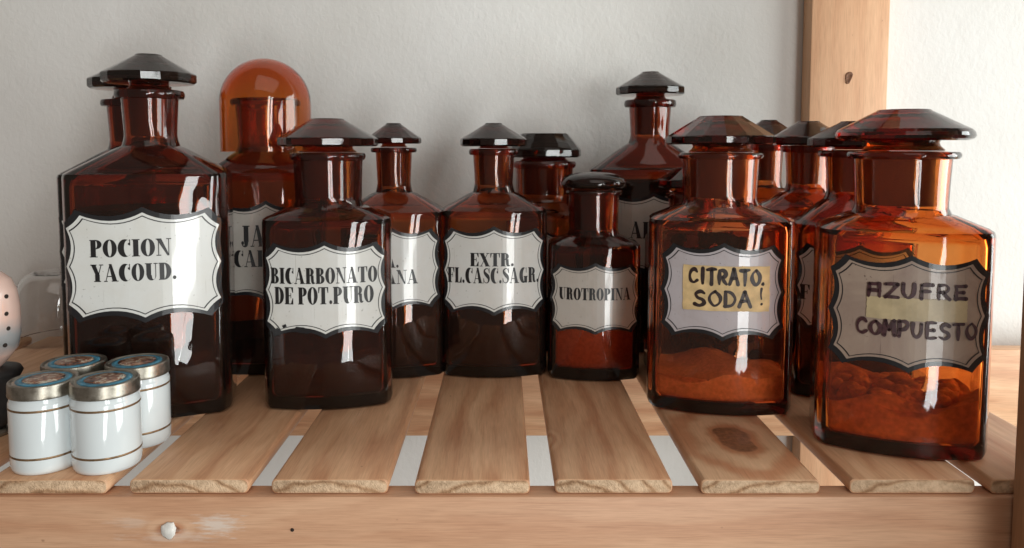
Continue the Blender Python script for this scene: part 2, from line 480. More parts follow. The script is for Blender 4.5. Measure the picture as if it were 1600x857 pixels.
# ---------------------------------------------------------------- lettering: heavy high-contrast roman capitals as polygons
def rc(x0, y0, x1, y1):
    if 0.24 <= x1 - x0 <= 0.27 and y1 - y0 > 0.3: x0, x1 = x0 - 0.022, x1 + 0.022
    return [(x0, y0), (x1, y0), (x1, y1), (x0, y1)]
HL = 0.05
def ring(cx, cy, RXo, RYo, cxi, rxi, ryi, a0, a1, n=28):
    if cxi != cx and cxi > 0.4: cxi += rxi * 0.20      # heavier bowls
    rxi *= 0.80
    out = []
    for k in range(n):
        a, b = R(a0 + (a1 - a0) * k / n), R(a0 + (a1 - a0) * (k + 1) / n)
        out.append([(cx + RXo * math.cos(a), cy + RYo * math.sin(a)), (cx + RXo * math.cos(b), cy + RYo * math.sin(b)),
                    (cxi + rxi * math.cos(b), cy + ryi * math.sin(b)), (cxi + rxi * math.cos(a), cy + ryi * math.sin(a))])
    return out
def disc(cx, cy, r, n=16): return [[(cx + r * math.cos(2 * PI * k / n), cy + r * math.sin(2 * PI * k / n)) for k in range(n)]]
def smooth_line(pts, m=5):
    out = []
    for i in range(len(pts) - 1):
        p0, p1, p2, p3 = pts[max(i - 1, 0)], pts[i], pts[i + 1], pts[min(i + 2, len(pts) - 1)]
        for k in range(m):
            t = k / m
            out.append(tuple(0.5 * (2 * b + (c - a) * t + (2 * a - 5 * b + 4 * c - d) * t * t + (3 * b - a - 3 * c + d) * t ** 3) for a, b, c, d in zip(p0, p1, p2, p3)))
    return out + [pts[-1]]
def brush(pts, smooth=True):
    p = smooth_line(pts) if smooth else pts
    L, Rr = [], []
    for i, q in enumerate(p):
        a, b = p[max(i - 1, 0)], p[min(i + 1, len(p) - 1)]
        dx, dy = b[0] - a[0], b[1] - a[1]
        l = math.hypot(dx, dy) or 1
        L.append((q[0] - dy / l * q[2] / 2, q[1] + dx / l * q[2] / 2))
        Rr.append((q[0] + dy / l * q[2] / 2, q[1] - dx / l * q[2] / 2))
    return [[L[i], L[i + 1], Rr[i + 1], Rr[i]] for i in range(len(p) - 1)]
def sb(x0, x1): return rc(x0, 0, x1, HL)
def st(x0, x1): return rc(x0, 1 - HL, x1, 1)
GLY = {
 'I': (0.46, [rc(.10, 0, .36, 1), sb(0, .46), st(0, .46)]),
 'T': (0.80, [rc(.27, 0, .53, 1), sb(.16, .64), st(0, .80), [(0, 1), (0, .66), (.05, .66), (.12, .95)], [(.80, 1), (.68, .95), (.75, .66), (.80, .66)]]),
 'E': (0.72, [rc(.08, 0, .34, 1), sb(0, .72), st(0, .72), rc(.34, .48, .52, .53), rc(.50, .36, .55, .65), [(.72, 1), (.56, .95), (.67, .68), (.72, .68)], [(.72, 0), (.72, .36), (.67, .36), (.53, .05)]]),
 'F': (0.70, [rc(.08, 0, .34, 1), sb(0, .46), st(0, .70), rc(.34, .48, .52, .53), rc(.50, .36, .55, .65), [(.70, 1), (.54, .95), (.65, .66), (.70, .66)]]),
 'L': (0.70, [rc(.08, 0, .34, 1), sb(0, .70), st(0, .44), [(.70, 0), (.70, .38), (.65, .38), (.50, .05)]]),
 'P': (0.72, [rc(.08, 0, .34, 1), sb(0, .46), st(0, .38)] + ring(.36, .735, .36, .265, .36, .11, .215, -90, 90)),
 'R': (0.80, [rc(.08, 0, .34, 1), sb(0, .44), st(0, .38)] + ring(.36, .745, .34, .255, .36, .10, .205, -90, 90) + [[(.40, .54), (.40, .49), (.60, .47), (.68, .54)], [(.44, .50), (.68, .53), (.70, .14), (.48, .12)], [(.48, .12), (.70, .14), (.74, .07), (.80, .12), (.80, .04), (.70, -.01), (.56, 0)]]),
 'B': (0.76, [rc(.08, 0, .34, 1), sb(0, .38), st(0, .38)] + ring(.36, .76, .32, .24, .36, .09, .19, -90, 90) + ring(.36, .27, .39, .27, .36, .13, .22, -90, 90)),
 'D': (0.82, [rc(.08, 0, .34, 1), sb(0, .34), st(0, .34)] + ring(.33, .5, .48, .5, .33, .21, .45, -90, 90)),
 'O': (0.82, ring(.41, .5, .41, .515, .41, .15, .465, 0, 360, 44)),
 'C': (0.76, ring(.42, .5, .42, .515, .53, .28, .465, 42, 322, 36) + [rc(.68, .64, .73, 1), disc(.66, .74, .07)[0]]),
 'G': (0.86, ring(.42, .5, .42, .515, .53, .28, .465, 42, 300, 34) + [rc(.68, .66, .73, 1), rc(.52, .0, .78, .42), rc(.44, .39, .86, .44)]),
 'S': (0.68, brush([(.60, .70, .05), (.52, .92, .05), (.34, .97, .06), (.15, .87, .13), (.15, .71, .20), (.32, .56, .27), (.50, .42, .27), (.56, .25, .19), (.48, .08, .09), (.32, .03, .05), (.14, .10, .05), (.06, .32, .05)]) + [rc(.585, .67, .635, 1), rc(.03, 0, .08, .34)]),
 'A': (0.90, [[(.07, 0), (.12, 0), (.42, .97), (.36, .97)], [(.32, 1.02), (.50, 1.02), (.84, 0), (.54, 0)], rc(.17, .28, .62, .33), sb(-.02, .22), sb(.48, .92)]),
 'N': (0.88, [rc(.13, 0, .18, 1), rc(.72, 0, .77, 1), [(.02, 1), (.32, 1), (.77, 0), (.66, -.01)], [(.15, .95), (.32, 1), (.77, .02), (.50, .25)], sb(.02, .30), st(.60, .90), st(0, .2)]),
 'U': (0.82, [rc(.10, .3, .36, 1), rc(.655, .3, .705, 1), st(0, .46), st(.55, .82)] + ring(.4025, .3, .3025, .31, .5075, .1475, .26, 180, 360)),
 'J': (0.56, [rc(.20, .24, .46, 1), st(.10, .56)] + brush([(.33, .26, .26), (.31, .10, .22), (.22, .02, .09), (.10, .06, .05), (.07, .16, .05)]) + disc(.10, .18, .09)),
 'X': (0.88, [[(.05, 1), (.36, 1), (.86, 0), (.55, 0)], [(.70, 1), (.76, 1), (.17, 0), (.11, 0)], st(0, .44), st(.60, .86), sb(.02, .28), sb(.48, .92)]),
 'Y': (0.84, [[(.04, 1), (.34, 1), (.58, .42), (.32, .42)], [(.70, 1), (.75, 1), (.57, .44), (.50, .42)], rc(.32, 0, .58, .43), st(0, .42), st(.58, .86), sb(.22, .68)]),
 'H': (0.90, [rc(.08, 0, .34, 1), rc(.56, 0, .82, 1), rc(.34, .48, .56, .53), sb(0, .42), st(0, .42), sb(.48, .90), st(.48, .90)]),
 '.': (0.28, disc(.14, .11, .115)),
}
def text(s, x0, x1, yc, h, squeeze=None):
    """polygons of a word set between x0 and x1, centred on yc, cap height h"""
    adv, x = [], 0.0
    for ch in s:
        adv.append(x)
        x += (GLY[ch][0] if ch in GLY else 0.3) + 0.055
    k = (x1 - x0) / (x - 0.055)
    out = []
    for ch, a in zip(s, adv):
        for poly in GLY.get(ch, (0, []))[1]:
            out.append([(x0 + (a + px) * k, yc + (py - 0.5) * h) for px, py in poly])
    return out
# marker-pen capitals: strokes
HAND = {
 'C': [[(.85, .80), (.60, .98), (.25, .85), (.10, .5), (.22, .14), (.55, .02), (.88, .18)]],
 'I': [[(.3, 1), (.3, 0)]],
 'T': [[(0, .95), (.9, 1.0)], [(.45, .97), (.45, 0)]],
 'R': [[(.12, 0), (.14, 1)], [(.14, .97), (.55, 1.0), (.78, .76), (.58, .52), (.18, .48)], [(.42, .48), (.85, 0)]],
 'A': [[(.02, 0), (.45, 1.0)], [(.45, 1.0), (.90, 0)], [(.20, .36), (.75, .36)]],
 'a': [[(.10, 0), (.16, 1.0)], [(.14, .96), (.75, 1.0)], [(.80, 1.0), (.84, 0)], [(.14, .46), (.82, .46)]],
 'O': [[(.5, 1), (.14, .78), (.06, .4), (.40, .02), (.80, .2), (.88, .62), (.5, 1)]],
 'S': [[(.80, .88), (.50, 1.0), (.16, .82), (.30, .56), (.68, .42), (.80, .18), (.45, 0), (.08, .10)]],
 'D': [[(.12, 0), (.12, 1)], [(.08, 1), (.55, .92), (.86, .52), (.62, .10), (.08, .02)]],
 '!': [[(.2, 1), (.2, .36)], [(.2, .06), (.2, .0)]],
 '.': [[(.1, .08), (.1, .0)]],
 'Z': [[(.06, .97), (.86, .98)], [(.86, .98), (.06, .03)], [(.06, .03), (.92, .04)]],
 'U': [[(.08, 1), (.10, .35), (.40, .0), (.75, .3), (.80, 1)]],
 'F': [[(.12, 0), (.12, 1)], [(.12, .97), (.85, 1)], [(.12, .52), (.68, .54)]],
 'E': [[(.12, 0), (.12, 1)], [(.12, .97), (.80, 1)], [(.12, .50), (.66, .52)], [(.12, .02), (.85, .04)]],
 'M': [[(.05, 0), (.12, 1)], [(.12, 1), (.46, .35)], [(.46, .35), (.84, 1)], [(.84, 1), (.92, 0)]],
 'P': [[(.12, 0), (.12, 1)], [(.10, .97), (.62, 1), (.82, .74), (.58, .48), (.14, .44)]],
}
def hand(s, x0, x1, yc, h, wid, rot=0.0):
    adv, x = [], 0.0
    for ch in s:
        adv.append(x)
        x += {'I': .6, '!': .5, '.': .45, ' ': .35}.get(ch, 1.0) + 0.16
    k = (x1 - x0) / (x - 0.16)
    out = []
    for ch, a in zip(s, adv):
        jy, js = random.uniform(-.05, .05), random.uniform(.92, 1.06)
        for stroke in HAND.get(ch, []):
            P = [(x0 + (a + px) * k, yc + ((py - .5) * js + jy) * h, wid * random.uniform(.65, 1.3)) for px, py in stroke]
            if len(P) == 2:
                (ax_, ay_, aw_), (bx_, by_, bw_) = P
                P = [P[0], ((ax_ + bx_) / 2 + random.uniform(-.05, .05) * k, (ay_ + by_) / 2 + random.uniform(-.04, .04) * h, wid * random.uniform(.8, 1.3)), P[1]]
            out += brush(P)
            for q in (P[0], P[-1]):
                out += disc(q[0], q[1], q[2] / 2, 10)
            if len(P) == 2:
                pass
    if rot:
        cx = (x0 + x1) / 2
        cr, sr = math.cos(rot), math.sin(rot)
        out = [[(cx + (x - cx) * cr - (y - yc) * sr, yc + (x - cx) * sr + (y - yc) * cr) for x, y in p] for p in out]
    return out

def shield(a, b, n=9):
    """outline of the label: cusps at the middle of each side, cut corners, hollow arcs between"""
    q = []
    def arc(p, c, e, n):
        for k in range(n):
            t = k / n
            q.append(tuple((1 - t) ** 2 * p[i] + 2 * t * (1 - t) * c[i] + t * t * e[i] for i in (0, 1)))
    arc((0, 1.0), (0.36, 0.72), (0.80, 0.96), n)
    arc((0.80, 0.96), (0.88, 0.80), (0.985, 0.72), 4)
    arc((0.985, 0.72), (0.86, 0.36), (1.0, 0.0), n)
    half = q[:]
    up = [(x, y) for x, y in half]
    dn = [(x, -y) for x, y in half[::-1] if (x, y) != (0, 1.0)]
    right = up + [(1.0, 0.0)] + [p for p in dn] + [(0, -1.0)]
    left = [(-x, y) for x, y in right[1:-1]][::-1]
    return [(x * a, y * b) for x, y in right + left]

# ---------------------------------------------------------------- bottles
def fillet(poly, rads, arc=4, edge=4):
    out, n = [], len(poly)
    ends = []
    for i in range(n):
        p, a, b = Vector(poly[i]), Vector(poly[i - 1]), Vector(poly[(i + 1) % n])
        d = rads[i]
        s, e = p + (a - p).normalized() * d, p + (b - p).normalized() * d
        ends.append((s, p, e))
    for i in range(n):
        s, p, e = ends[i]
        for k in range(arc + 1):
            t = k / arc
            out.append((s * (1 - t) ** 2 + p * 2 * t * (1 - t) + e * t * t))
        nx = ends[(i + 1) % n][0]
        for k in range(1, edge):
            out.append(e.lerp(nx, k / edge))
    return [(v.x, v.y) for v in out]
def plan(hw, hd, s_bulge=0.19):
    """flat-sided bottle: each broad face is three shallow facets, corners cut"""
    hf, c = hw * 0.91, hw * 0.22
    b = hw * s_bulge
    fx = hf * 0.38
    P = [(-fx, -hd), (fx, -hd), (hf, -hd + b), (hw, -hd + b + c), (hw, hd - b - c), (hf, hd - b), (fx, hd), (-fx, hd), (-hf, hd - b), (-hw, hd - b - c), (-hw, -hd + b + c), (-hf, -hd + b)]
    f1, f2 = hw * 0.30, hw * 0.06
    rad = [f1, f1, f2, f2, f2, f2, f1, f1, f2, f2, f2, f2]
    return fillet(P, rad)

class Front:
    """arc-length parametrisation of a bottle's front face, for things printed on it"""
    def __init__(s, pl):
        pts = sorted([p for p in pl if p[1] < 0], key=lambda p: p[0])
        s.p = pts
        s.s = [0.0]
        for a, b in zip(pts, pts[1:]):
            s.s.append(s.s[-1] + math.hypot(b[0] - a[0], b[1] - a[1]))
        mid = s.s[-1] / 2
        s.s = [v - mid for v in s.s]
    def at(s, u, e):
        k = 0
        while k < len(s.s) - 2 and s.s[k + 1] < u: k += 1
        a, b = s.p[k], s.p[k + 1]
        t = (u - s.s[k]) / max(1e-9, s.s[k + 1] - s.s[k])
        x, y = a[0] + (b[0] - a[0]) * t, a[1] + (b[1] - a[1]) * t
        def nrm(i):
            i0, i1 = max(i - 1, 0), min(i + 1, len(s.p) - 1)
            dx, dy = s.p[i1][0] - s.p[i0][0], s.p[i1][1] - s.p[i0][1]
            l = math.hypot(dx, dy)
            return dy / l, -dx / l
        n0, n1 = nrm(k), nrm(k + 1)
        t = min(1, max(0, t))
        return x + (n0[0] * (1 - t) + n1[0] * t) * e, y + (n0[1] * (1 - t) + n1[1] * t) * e
def flat_art(name, polys, fr, zc, e, mat, parent, cut=None, thick=0.0):
    bm = bmesh.new()
    for p in polys:
        f = bm.faces.new([bm.verts.new((x, y, 0)) for x, y in p])
    if cut:
        bmesh.ops.triangulate(bm, faces=bm.faces[:])
        lo, hi = min(v.co.x for v in bm.verts), max(v.co.x for v in bm.verts)
        k = lo + cut
        while k < hi:
            bmesh.ops.bisect_plane(bm, geom=bm.verts[:] + bm.edges[:] + bm.faces[:], dist=1e-7, plane_co=(k, 0, 0), plane_no=(1, 0, 0))
            k += cut
    for f in bm.faces:
        f.normal_update()
        if f.normal.z < 0: f.normal_flip()
    if thick:
        r = bmesh.ops.extrude_face_region(bm, geom=bm.faces[:])
        for v in [g for g in r['geom'] if isinstance(g, bmesh.types.BMVert)]:
            v.co.z = thick
    for v in bm.verts:
        x, y = fr.at(v.co.x, e + v.co.z)
        v.co = (x, y, zc + v.co.y)
    me = bpy.data.meshes.new(name)
    if thick:
        bmesh.ops.recalc_face_normals(bm, faces=bm.faces[:])
    bm.to_mesh(me)
    bm.free()
    return link(name, me, mat, parent)

BOTTLES = 'amber glass apothecary bottles on the slatted shelf'
def bottle(s):
    hw, hd = s['hw'], s['hd']
    rz = R(s['rot'])
    # the front face's middle stands at the pixel s['base']; the axis lies hd behind it
    fx, fy = on_shelf(*s['base']) if 'base' in s else (None, None)
    if 'axis' in s:
        ax_px, ay = s['axis']
        ax, ay = x_at(ax_px, ay, 0.10), ay
        fx, fy = ax + hd * math.sin(rz), ay - hd * math.cos(rz)
    else:
        ax, ay = fx - hd * math.sin(rz), fy + hd * math.cos(rz)
    zf = lambda py: z_at(py, fy)
    za = lambda py: z_at(py, ay)
    rp = lambda px: px / F * depth_of(ay, 0.2)
    t = thing('apothecary_bottle', s['label'], 'bottle', (ax, ay, 0), rz, BOTTLES)
    P = plan(hw, hd, s.get('bulge', 0.19))
    fr = Front(P)
    z_sh, z_nk, z_lb, z_lt = zf(s['sh']), za(s['nk']), za(s['lip'][0]), za(s['lip'][1])
    r_n, r_l = rp(s['rn']), rp(s['rl'])
    r_i = r_n - 0.0035
    W = 0.0036
    N = len(P)
    ang = [math.atan2(y, x) for x, y in P]
    sc_ = lambda k, z, kk=None: [(x * k, y * (kk or k), z) for x, y in P]
    def circ(r, z): return [(r * math.cos(a), r * math.sin(a), z) for a in ang]
    def mixr(a, b, t_): return [tuple(p + (q - p) * t_ for p, q in zip(u, v)) for u, v in zip(a, b)]
    def offs(d, z): return [(x * (1 - d / hw), y * (1 - d / hd), z) for x, y in P]
    rings = [offs(0.016, 0.0030), offs(0.009, 0.0008), offs(0.0042, 0.0), offs(0.0012, 0.0012), offs(0.0, 0.0045)]
    for k in range(1, 4): rings.append(offs(0, 0.0045 + (z_sh - 0.009) * k / 4))
    rings += [offs(0, z_sh - 0.0035), offs(0.0006, z_sh - 0.0012), offs(0.0030, z_sh + 0.0006)]
    a0, a1 = offs(0.0030, z_sh + 0.0006), circ(r_n * 0.99, z_nk)
    for k in range(1, 6): rings.append(mixr(a0, a1, k / 6))
    rn_b = r_n * s.get('waist', 0.93)
    rings += [circ(r_n * 1.03, z_nk - 0.001), circ(r_n * 0.965, z_nk + 0.0028)]
    H = z_lb - z_nk
    rings += [circ(rn_b, z_nk + H * 0.2), circ(rn_b + (r_n - rn_b) * .35, z_nk + H * 0.5), circ(r_n, z_nk + H * 0.9)]
    L = z_lt - z_lb
    rings += [circ(r_n * 1.01, z_lb), circ(r_l * 0.965, z_lb + L * .08), circ(r_l, z_lb + L * .38), circ(r_l, z_lb + L * .68), circ(r_l * .97, z_lb + L * .95), circ(r_l * .93, z_lt), circ(r_i + .0010, z_lt), circ(r_i, z_lt - .001)]
    rings += [circ(r_i * .95, z_nk + H * .5), circ(r_i * .93, z_nk + 0.001)]
    b0, b1 = circ(r_i * .98, z_nk - 0.003), offs(W + 0.003, z_sh - 0.0030)
    for k in range(0, 5): rings.append(mixr(b0, b1, k / 5))
    rings += [offs(W + 0.0012, z_sh - 0.0050), offs(W, z_sh - 0.010)]
    for k in range(1, 4): rings.append(offs(W, z_sh - 0.010 + (0.017 - z_sh + 0.010) * k / 4))
    rings += [offs(W, 0.0125), offs(W + 0.0015, 0.0095), offs(W + 0.006, 0.0078)]
    bm = bmesh.new()
    loft(bm, rings)
    finish('glass_body', bm, M[s.get('glass', 'amber')], t, sharp=38)
    # contents
    if 'fill' in s:
        lvl, mat, bumpy = s['fill']
        zt = min(zf(lvl), z_sh - 0.008)
        g = W + 0.0004
        rr = [offs(g + 0.0062, 0.0082), offs(g + 0.0018, 0.0099), offs(g, 0.013)]
        for k in range(1, 8): rr.append(offs(g, 0.013 + (zt - 0.013) * k / 8))
        top = offs(g, zt)
        sd = random.uniform(0, 50)
        for kk in (1.0, 0.94, 0.72, 0.45, 0.2):
            rr.append([(x * kk, y * kk, zt + bumpy * (0.6 * (1 - kk * kk) + 1.6 * noise.noise((x * 34 * kk + sd, y * 34 * kk, 0.3)))) for x, y, z in top])
        bm = bmesh.new()
        loft(bm, rr)
        finish('contents', bm, mat, t, sharp=60)
    # stopper
    st_ = s.get('stopper')
    if st_:
        zb_, zr, zt = za(st_['y'][2]), za(st_['y'][1]), za(st_['y'][0])
        Rr, rt = rp(st_['r']), rp(st_['rt'])
        rc_ = r_i * 0.97
        z0 = z_lt + 0.0005
        h = zb_ - z0
        style = st_.get('style', 'facet')
        bm = bmesh.new()
        col = [(rc_ * 0.5, z0), (rc_ * 0.99, z0), (rc_, z0 + h * .12), (rc_ * .90, z0 + h * .45), (rc_ * .86, z0 + h * .8), (rc_ * .90, zb_ - .0002)]
        if style == 'facet':
            e = (zr - zb_) * 0.12
            prof = col + [(Rr * .95, zb_), (Rr, zb_ + e * 1.5), (Rr, zr - e), (Rr * .985, zr), (rt * 1.04, zt - 0.0006), (rt, zt), (rt * .5, zt + .0002)]
            lathe(bm, prof, 48, facets=(st_.get('n', 16), 6, 12))
            finish('stopper', bm, M[s.get('sglass', 'stopper')], t, sharp=12)
        elif style == 'round':
            e = (zr - zb_)
            prof = col + [(Rr * .90, zb_), (Rr * .975, zb_ + e * .18), (Rr, zb_ + e * .5), (Rr * .985, zb_ + e * .85), (Rr * .95, zr + e * .15), (rt * 1.05, zt - 0.0008), (rt * .98, zt), (rt * .5, zt + .0003)]
            lathe(bm, prof, 48, facets=(st_.get('n', 10), 11, 13))
            finish('stopper', bm, M[s.get('sglass', 'stopper')], t, sharp=16)
        else:
            H_ = zt - zb_
            prof = col + [(Rr * .92, zb_), (Rr * .985, zb_ + H_ * .14), (Rr, zb_ + H_ * .32), (Rr * .94, zb_ + H_ * .58), (Rr * .78, zb_ + H_ * .82), (Rr * .5, zb_ + H_ * .96), (Rr * .2, zt)]
            lathe(bm, prof, 48)
            finish('stopper', bm, M[s.get('sglass', 'stopper')], t, sharp=50)
        so = t.children[-1]
        bm = bmesh.new()
        pl_ = H * 1.02
        lathe(bm, [(r_i * .84, z_lt - pl_), (r_i * .87, z_lt - pl_ + .001), (r_i * .955, z_lt - .0012), (r_i * .955, z_lt + .0002)], 40)
        finish('ground_plug', bm, M['ground'], so, sharp=40)
    if 'dome' in s:
        d = s['dome']
        zt, zb_, Rd = za(d[0]), za(d[1]), rp(d[2])
        zs = zt - Rd * 0.98
        th = 0.0022
        prof = [(Rd, zb_)] + [(Rd, zb_ + (zs - zb_) * k / 3) for k in (1, 2, 3)]
        for k in range(1, 12): prof.append((Rd * math.cos(R(90 * k / 12)), zs + Rd * .98 * math.sin(R(90 * k / 12))))
        prof.append((0.0004, zt))
        inn = [(max(0.0003, r - th), z - (th if z > zs else 0)) for r, z in prof[::-1]]
        bm = bmesh.new()
        lathe(bm, prof + inn, 64, False, False)
        bm.verts.ensure_lookup_table()
        n = 64
        last = len(prof + inn) - 1
        for i in range(n):
            j = (i + 1) % n
            bm.faces.new((bm.verts[last * n + i], bm.verts[last * n + j], bm.verts[j], bm.verts[i]))
        bmesh.ops.remove_doubles(bm, verts=bm.verts[:], dist=1e-6)
        finish('dome_cap', bm, M['dome'], t, sharp=50)
    # label
    if 'lab' in s:
        (ytop, ybot, half) = s['lab']
        zt, zb_ = zf(ytop), zf(ybot)
        zc, b = (zt + zb_) / 2, (zt - zb_) / 2 * 1.03
        dpf = depth_of(fy, zc)
        a = half / F * dpf * 1.05
        u = s.get('lab_u', 0.0)
        sh = lambda m: [(x + u, y) for x, y in shield(a - m, b - m)]
        lab = flat_art('label', [sh(0)], fr, zc, 0.0002, M['black'], t, cut=0.003, thick=0.0004)
        m1 = 0.0036 * a / 0.05
        flat_art('label_panel', [sh(m1)], fr, zc, 0.00085, M[s.get('enamel', 'enamel')], lab, cut=0.003)
        o1, o2 = sh(m1 + 0.0019 * a / .05), sh(m1 + 0.0026 * a / .05)
        n = len(o1)
        flat_art('rule_line', [[o1[i], o1[(i + 1) % n], o2[(i + 1) % n], o2[i]] for i in range(n)], fr, zc, 0.00100, M['ink'], lab)
        polys = []
        cxp = s['cx']
        for (w, x0, x1, yc, h) in s.get('text', []):
            polys += text(w, (x0 - cxp) / F * dpf + u, (x1 - cxp) / F * dpf + u, zf(yc) - zc, h / F * dpf)
        if polys:
            flat_art('lettering', polys, fr, zc, 0.00105, M['ink'], lab)
        chips = [[((x - cxp) / F * dpf + u, zf(y) - zc) for x, y in p] for p in s.get('chips', [])]
        if chips:
            flat_art('chip', chips, fr, zc, 0.00110, M['black'], lab)
        if 'sticker' in s:
            x0, x1, y0, y1, mat = s['sticker']
            ua, ub, va, vb_ = (x0 - cxp) / F * dpf, (x1 - cxp) / F * dpf, zf(y1) - zc, zf(y0) - zc
            edge = []
            n = 16
            for (p, q) in (((ua, va), (ub, va)), ((ub, va), (ub, vb_)), ((ub, vb_), (ua, vb_)), ((ua, vb_), (ua, va))):
                for k in range(n):
                    x, y = p[0] + (q[0] - p[0]) * k / n, p[1] + (q[1] - p[1]) * k / n
                    edge.append((x + random.uniform(-.00028, .00028), y + random.uniform(-.00028, .00028)))
            stk = flat_art('paper_sticker', [edge], fr, zc, 0.0011, M[mat], t, cut=0.003, thick=0.0002)
            stk.data.name = 'paper_sticker'
        polys = []
        for (w, x0, x1, yc, h, wd, rot) in s.get('hand', []):
            polys += hand(w, (x0 - cxp) / F * dpf, (x1 - cxp) / F * dpf, zf(yc) - zc, h / F * dpf, wd / F * dpf, rot)
        if polys:
            flat_art('handwriting', polys, fr, zc, 0.00150, M[s['pen']], lab)
    return t

liquid = mat_plain('dark_brown_liquid', (0.010, 0.004, 0.003), 0.7, 0.3, 20, spec=0.1)
brown = mat_plain('dark_powder', (0.035, 0.013, 0.008), 0.9, 0.3, 300, bump=0.4, spec=0.1)
white_powder = mat_plain('pale_powder', (0.86, 0.46, 0.25), 0.95, 0.15, 400, bump=0.4)
grey_powder = mat_plain('dull_powder', (0.22, 0.14, 0.10), 0.95, 0.25, 350, bump=0.4)
sulphur = mat_plain('sulphur_lumps', (0.72, 0.26, 0.10), 0.9, 0.25, 250, bump=0.5)

bottle(dict(label='tall amber bottle with white shield label reading POCION YACOUD', base=(233, 660), rot=15, bulge=0.11, hw=0.0527, hd=0.041, cx=220,
    sh=270, nk=226, lip=(156, 142), rn=41, rl=51, glass='amber_dark', fill=(330, liquid, 0.001),
    stopper=dict(y=(86, 116, 131), r=69, rt=19, n=16), lab=(326, 502, 116),
    text=[('POCION', 143, 260, 387, 27), ('YACOUD.', 143, 267, 425, 27)]))
bottle(dict(label='tall amber bottle mostly hidden directly behind the POCION YACOUD bottle', axis=(212, 0.235), rot=12, hw=0.0555, hd=0.040, cx=200,
    sh=272, nk=232, lip=(168, 157), rn=34, rl=43, glass='amber_dark', fill=(340, liquid, 0.001),
    stopper=dict(y=(100, 125, 140), r=60, rt=16), lab=(322, 465, 97)))
bottle(dict(label='amber bottle capped by a rounded orange glass dome', axis=(420, 0.222), rot=10, hw=0.0490, hd=0.037, cx=424,
    sh=268, nk=236, lip=(166, 155), rn=45, rl=53, glass='amber_dark', fill=(530, liquid, 0.001), enamel='enamel_grey',
    dome=(92, 237, 68.5), lab=(316, 470, 82), lab_u=0.003, text=[('JA', 386, 422, 369, 33), ('CAL', 374, 424, 404, 26)]))
bottle(dict(label='wide-necked amber bottle labelled BICARBONATO DE POT.PURO', base=(511, 643), sglass='stopper_light', rot=7, bulge=0.16, hw=0.0458, hd=0.034, cx=507,
    sh=343, nk=319, lip=(251, 239), rn=53, rl=58, waist=0.97, glass='amber_dark', fill=(425, brown, 0.003),
    stopper=dict(y=(186, 216, 229), r=78, rt=25), lab=(379, 527, 96),
    chips=[[(425, 519), (431, 512), (437, 516), (441, 520), (434, 525)], [(455, 517), (462, 510), (474, 511), (479, 514), (490, 515), (481, 521), (466, 519)], [(439, 509), (445, 506), (447, 510), (441, 513)]],
    text=[('BICARBONATO', 422, 588, 431, 25), ('DE POT.PURO', 428, 582, 462, 27)]))
bottle(dict(label='narrow-necked amber bottle whose label shows only A. and ANA', base=(614, 594), rot=4, hw=0.0425, hd=0.034, cx=612,
    sh=331, nk=298, lip=(239, 231), rn=28, rl=36, fill=(480, liquid, 0.001),
    stopper=dict(y=(193, 216, 225), r=43, rt=11, n=16), lab=(358, 484, 75), text=[('A.', 603, 623, 408, 21), ('ANA', 602, 652, 433, 22)]))
bottle(dict(label='amber bottle of black liquid labelled EXTR. FL.CASC.SAGR.', base=(772, 593), rot=1, hw=0.0437, hd=0.034, cx=772,
    sh=329, nk=298, lip=(243, 233), rn=32, rl=39, fill=(462, liquid, 0.001),
    stopper=dict(y=(193, 217, 229), r=52, rt=13, n=16), lab=(356, 492, 82), text=[('EXTR.', 735, 803, 406, 21), ('FL.CASC.SAGR.', 698, 844, 431, 24)]))
bottle(dict(label='squat wide-necked amber jar half hidden behind the EXTR. FL.CASC.SAGR. bottle', axis=(850, 0.290), rot=-2, hw=0.0355, hd=0.030, cx=852,
    sh=335, nk=312, lip=(263, 252), rn=45, rl=50, waist=0.98, fill=(420, grey_powder, 0.002), enamel='enamel_grey',
    stopper=dict(y=(209, 233, 246), r=57, rt=36, n=16), lab=(362, 470, 52)))
bottle(dict(label='small amber bottle with flattened round stopper labelled UROTROPINA', base=(929, 598), rot=-3, hw=0.0372, hd=0.030, cx=928,
    sh=384, nk=364, lip=(304, 297), rn=40, rl=45, waist=0.97, fill=(505, white_powder, 0.002), enamel='enamel_grey', glass='amber_dark',
    stopper=dict(y=(269, 280, 293), r=51, rt=20, style='lens'), lab=(413, 522, 70), text=[('UROTROPINA', 871, 984, 460, 19)]))
bottle(dict(label='tall amber bottle at the back whose label shows ALC', axis=(1013, 0.290), rot=-4, hw=0.0560, hd=0.037, cx=1012,
    sh=264, nk=222, lip=(169, 157), rn=32, rl=40, glass='amber_dark', fill=(285, liquid, 0.001), enamel='enamel_grey',
    stopper=dict(y=(113, 137, 149), r=53, rt=13), lab=(303, 430, 82), text=[('ALC', 976, 1027, 360, 26)]))
bottle(dict(label='small amber bottle, only its stopper edge showing left of the CITRATO SODA bottle', axis=(1074, 0.205), rot=0, hw=0.034, hd=0.024, cx=1072,
    sh=372, nk=350, lip=(310, 302), rn=30, rl=36, fill=(430, brown, 0.002), stopper=dict(y=(262, 280, 293), r=48, rt=18)))
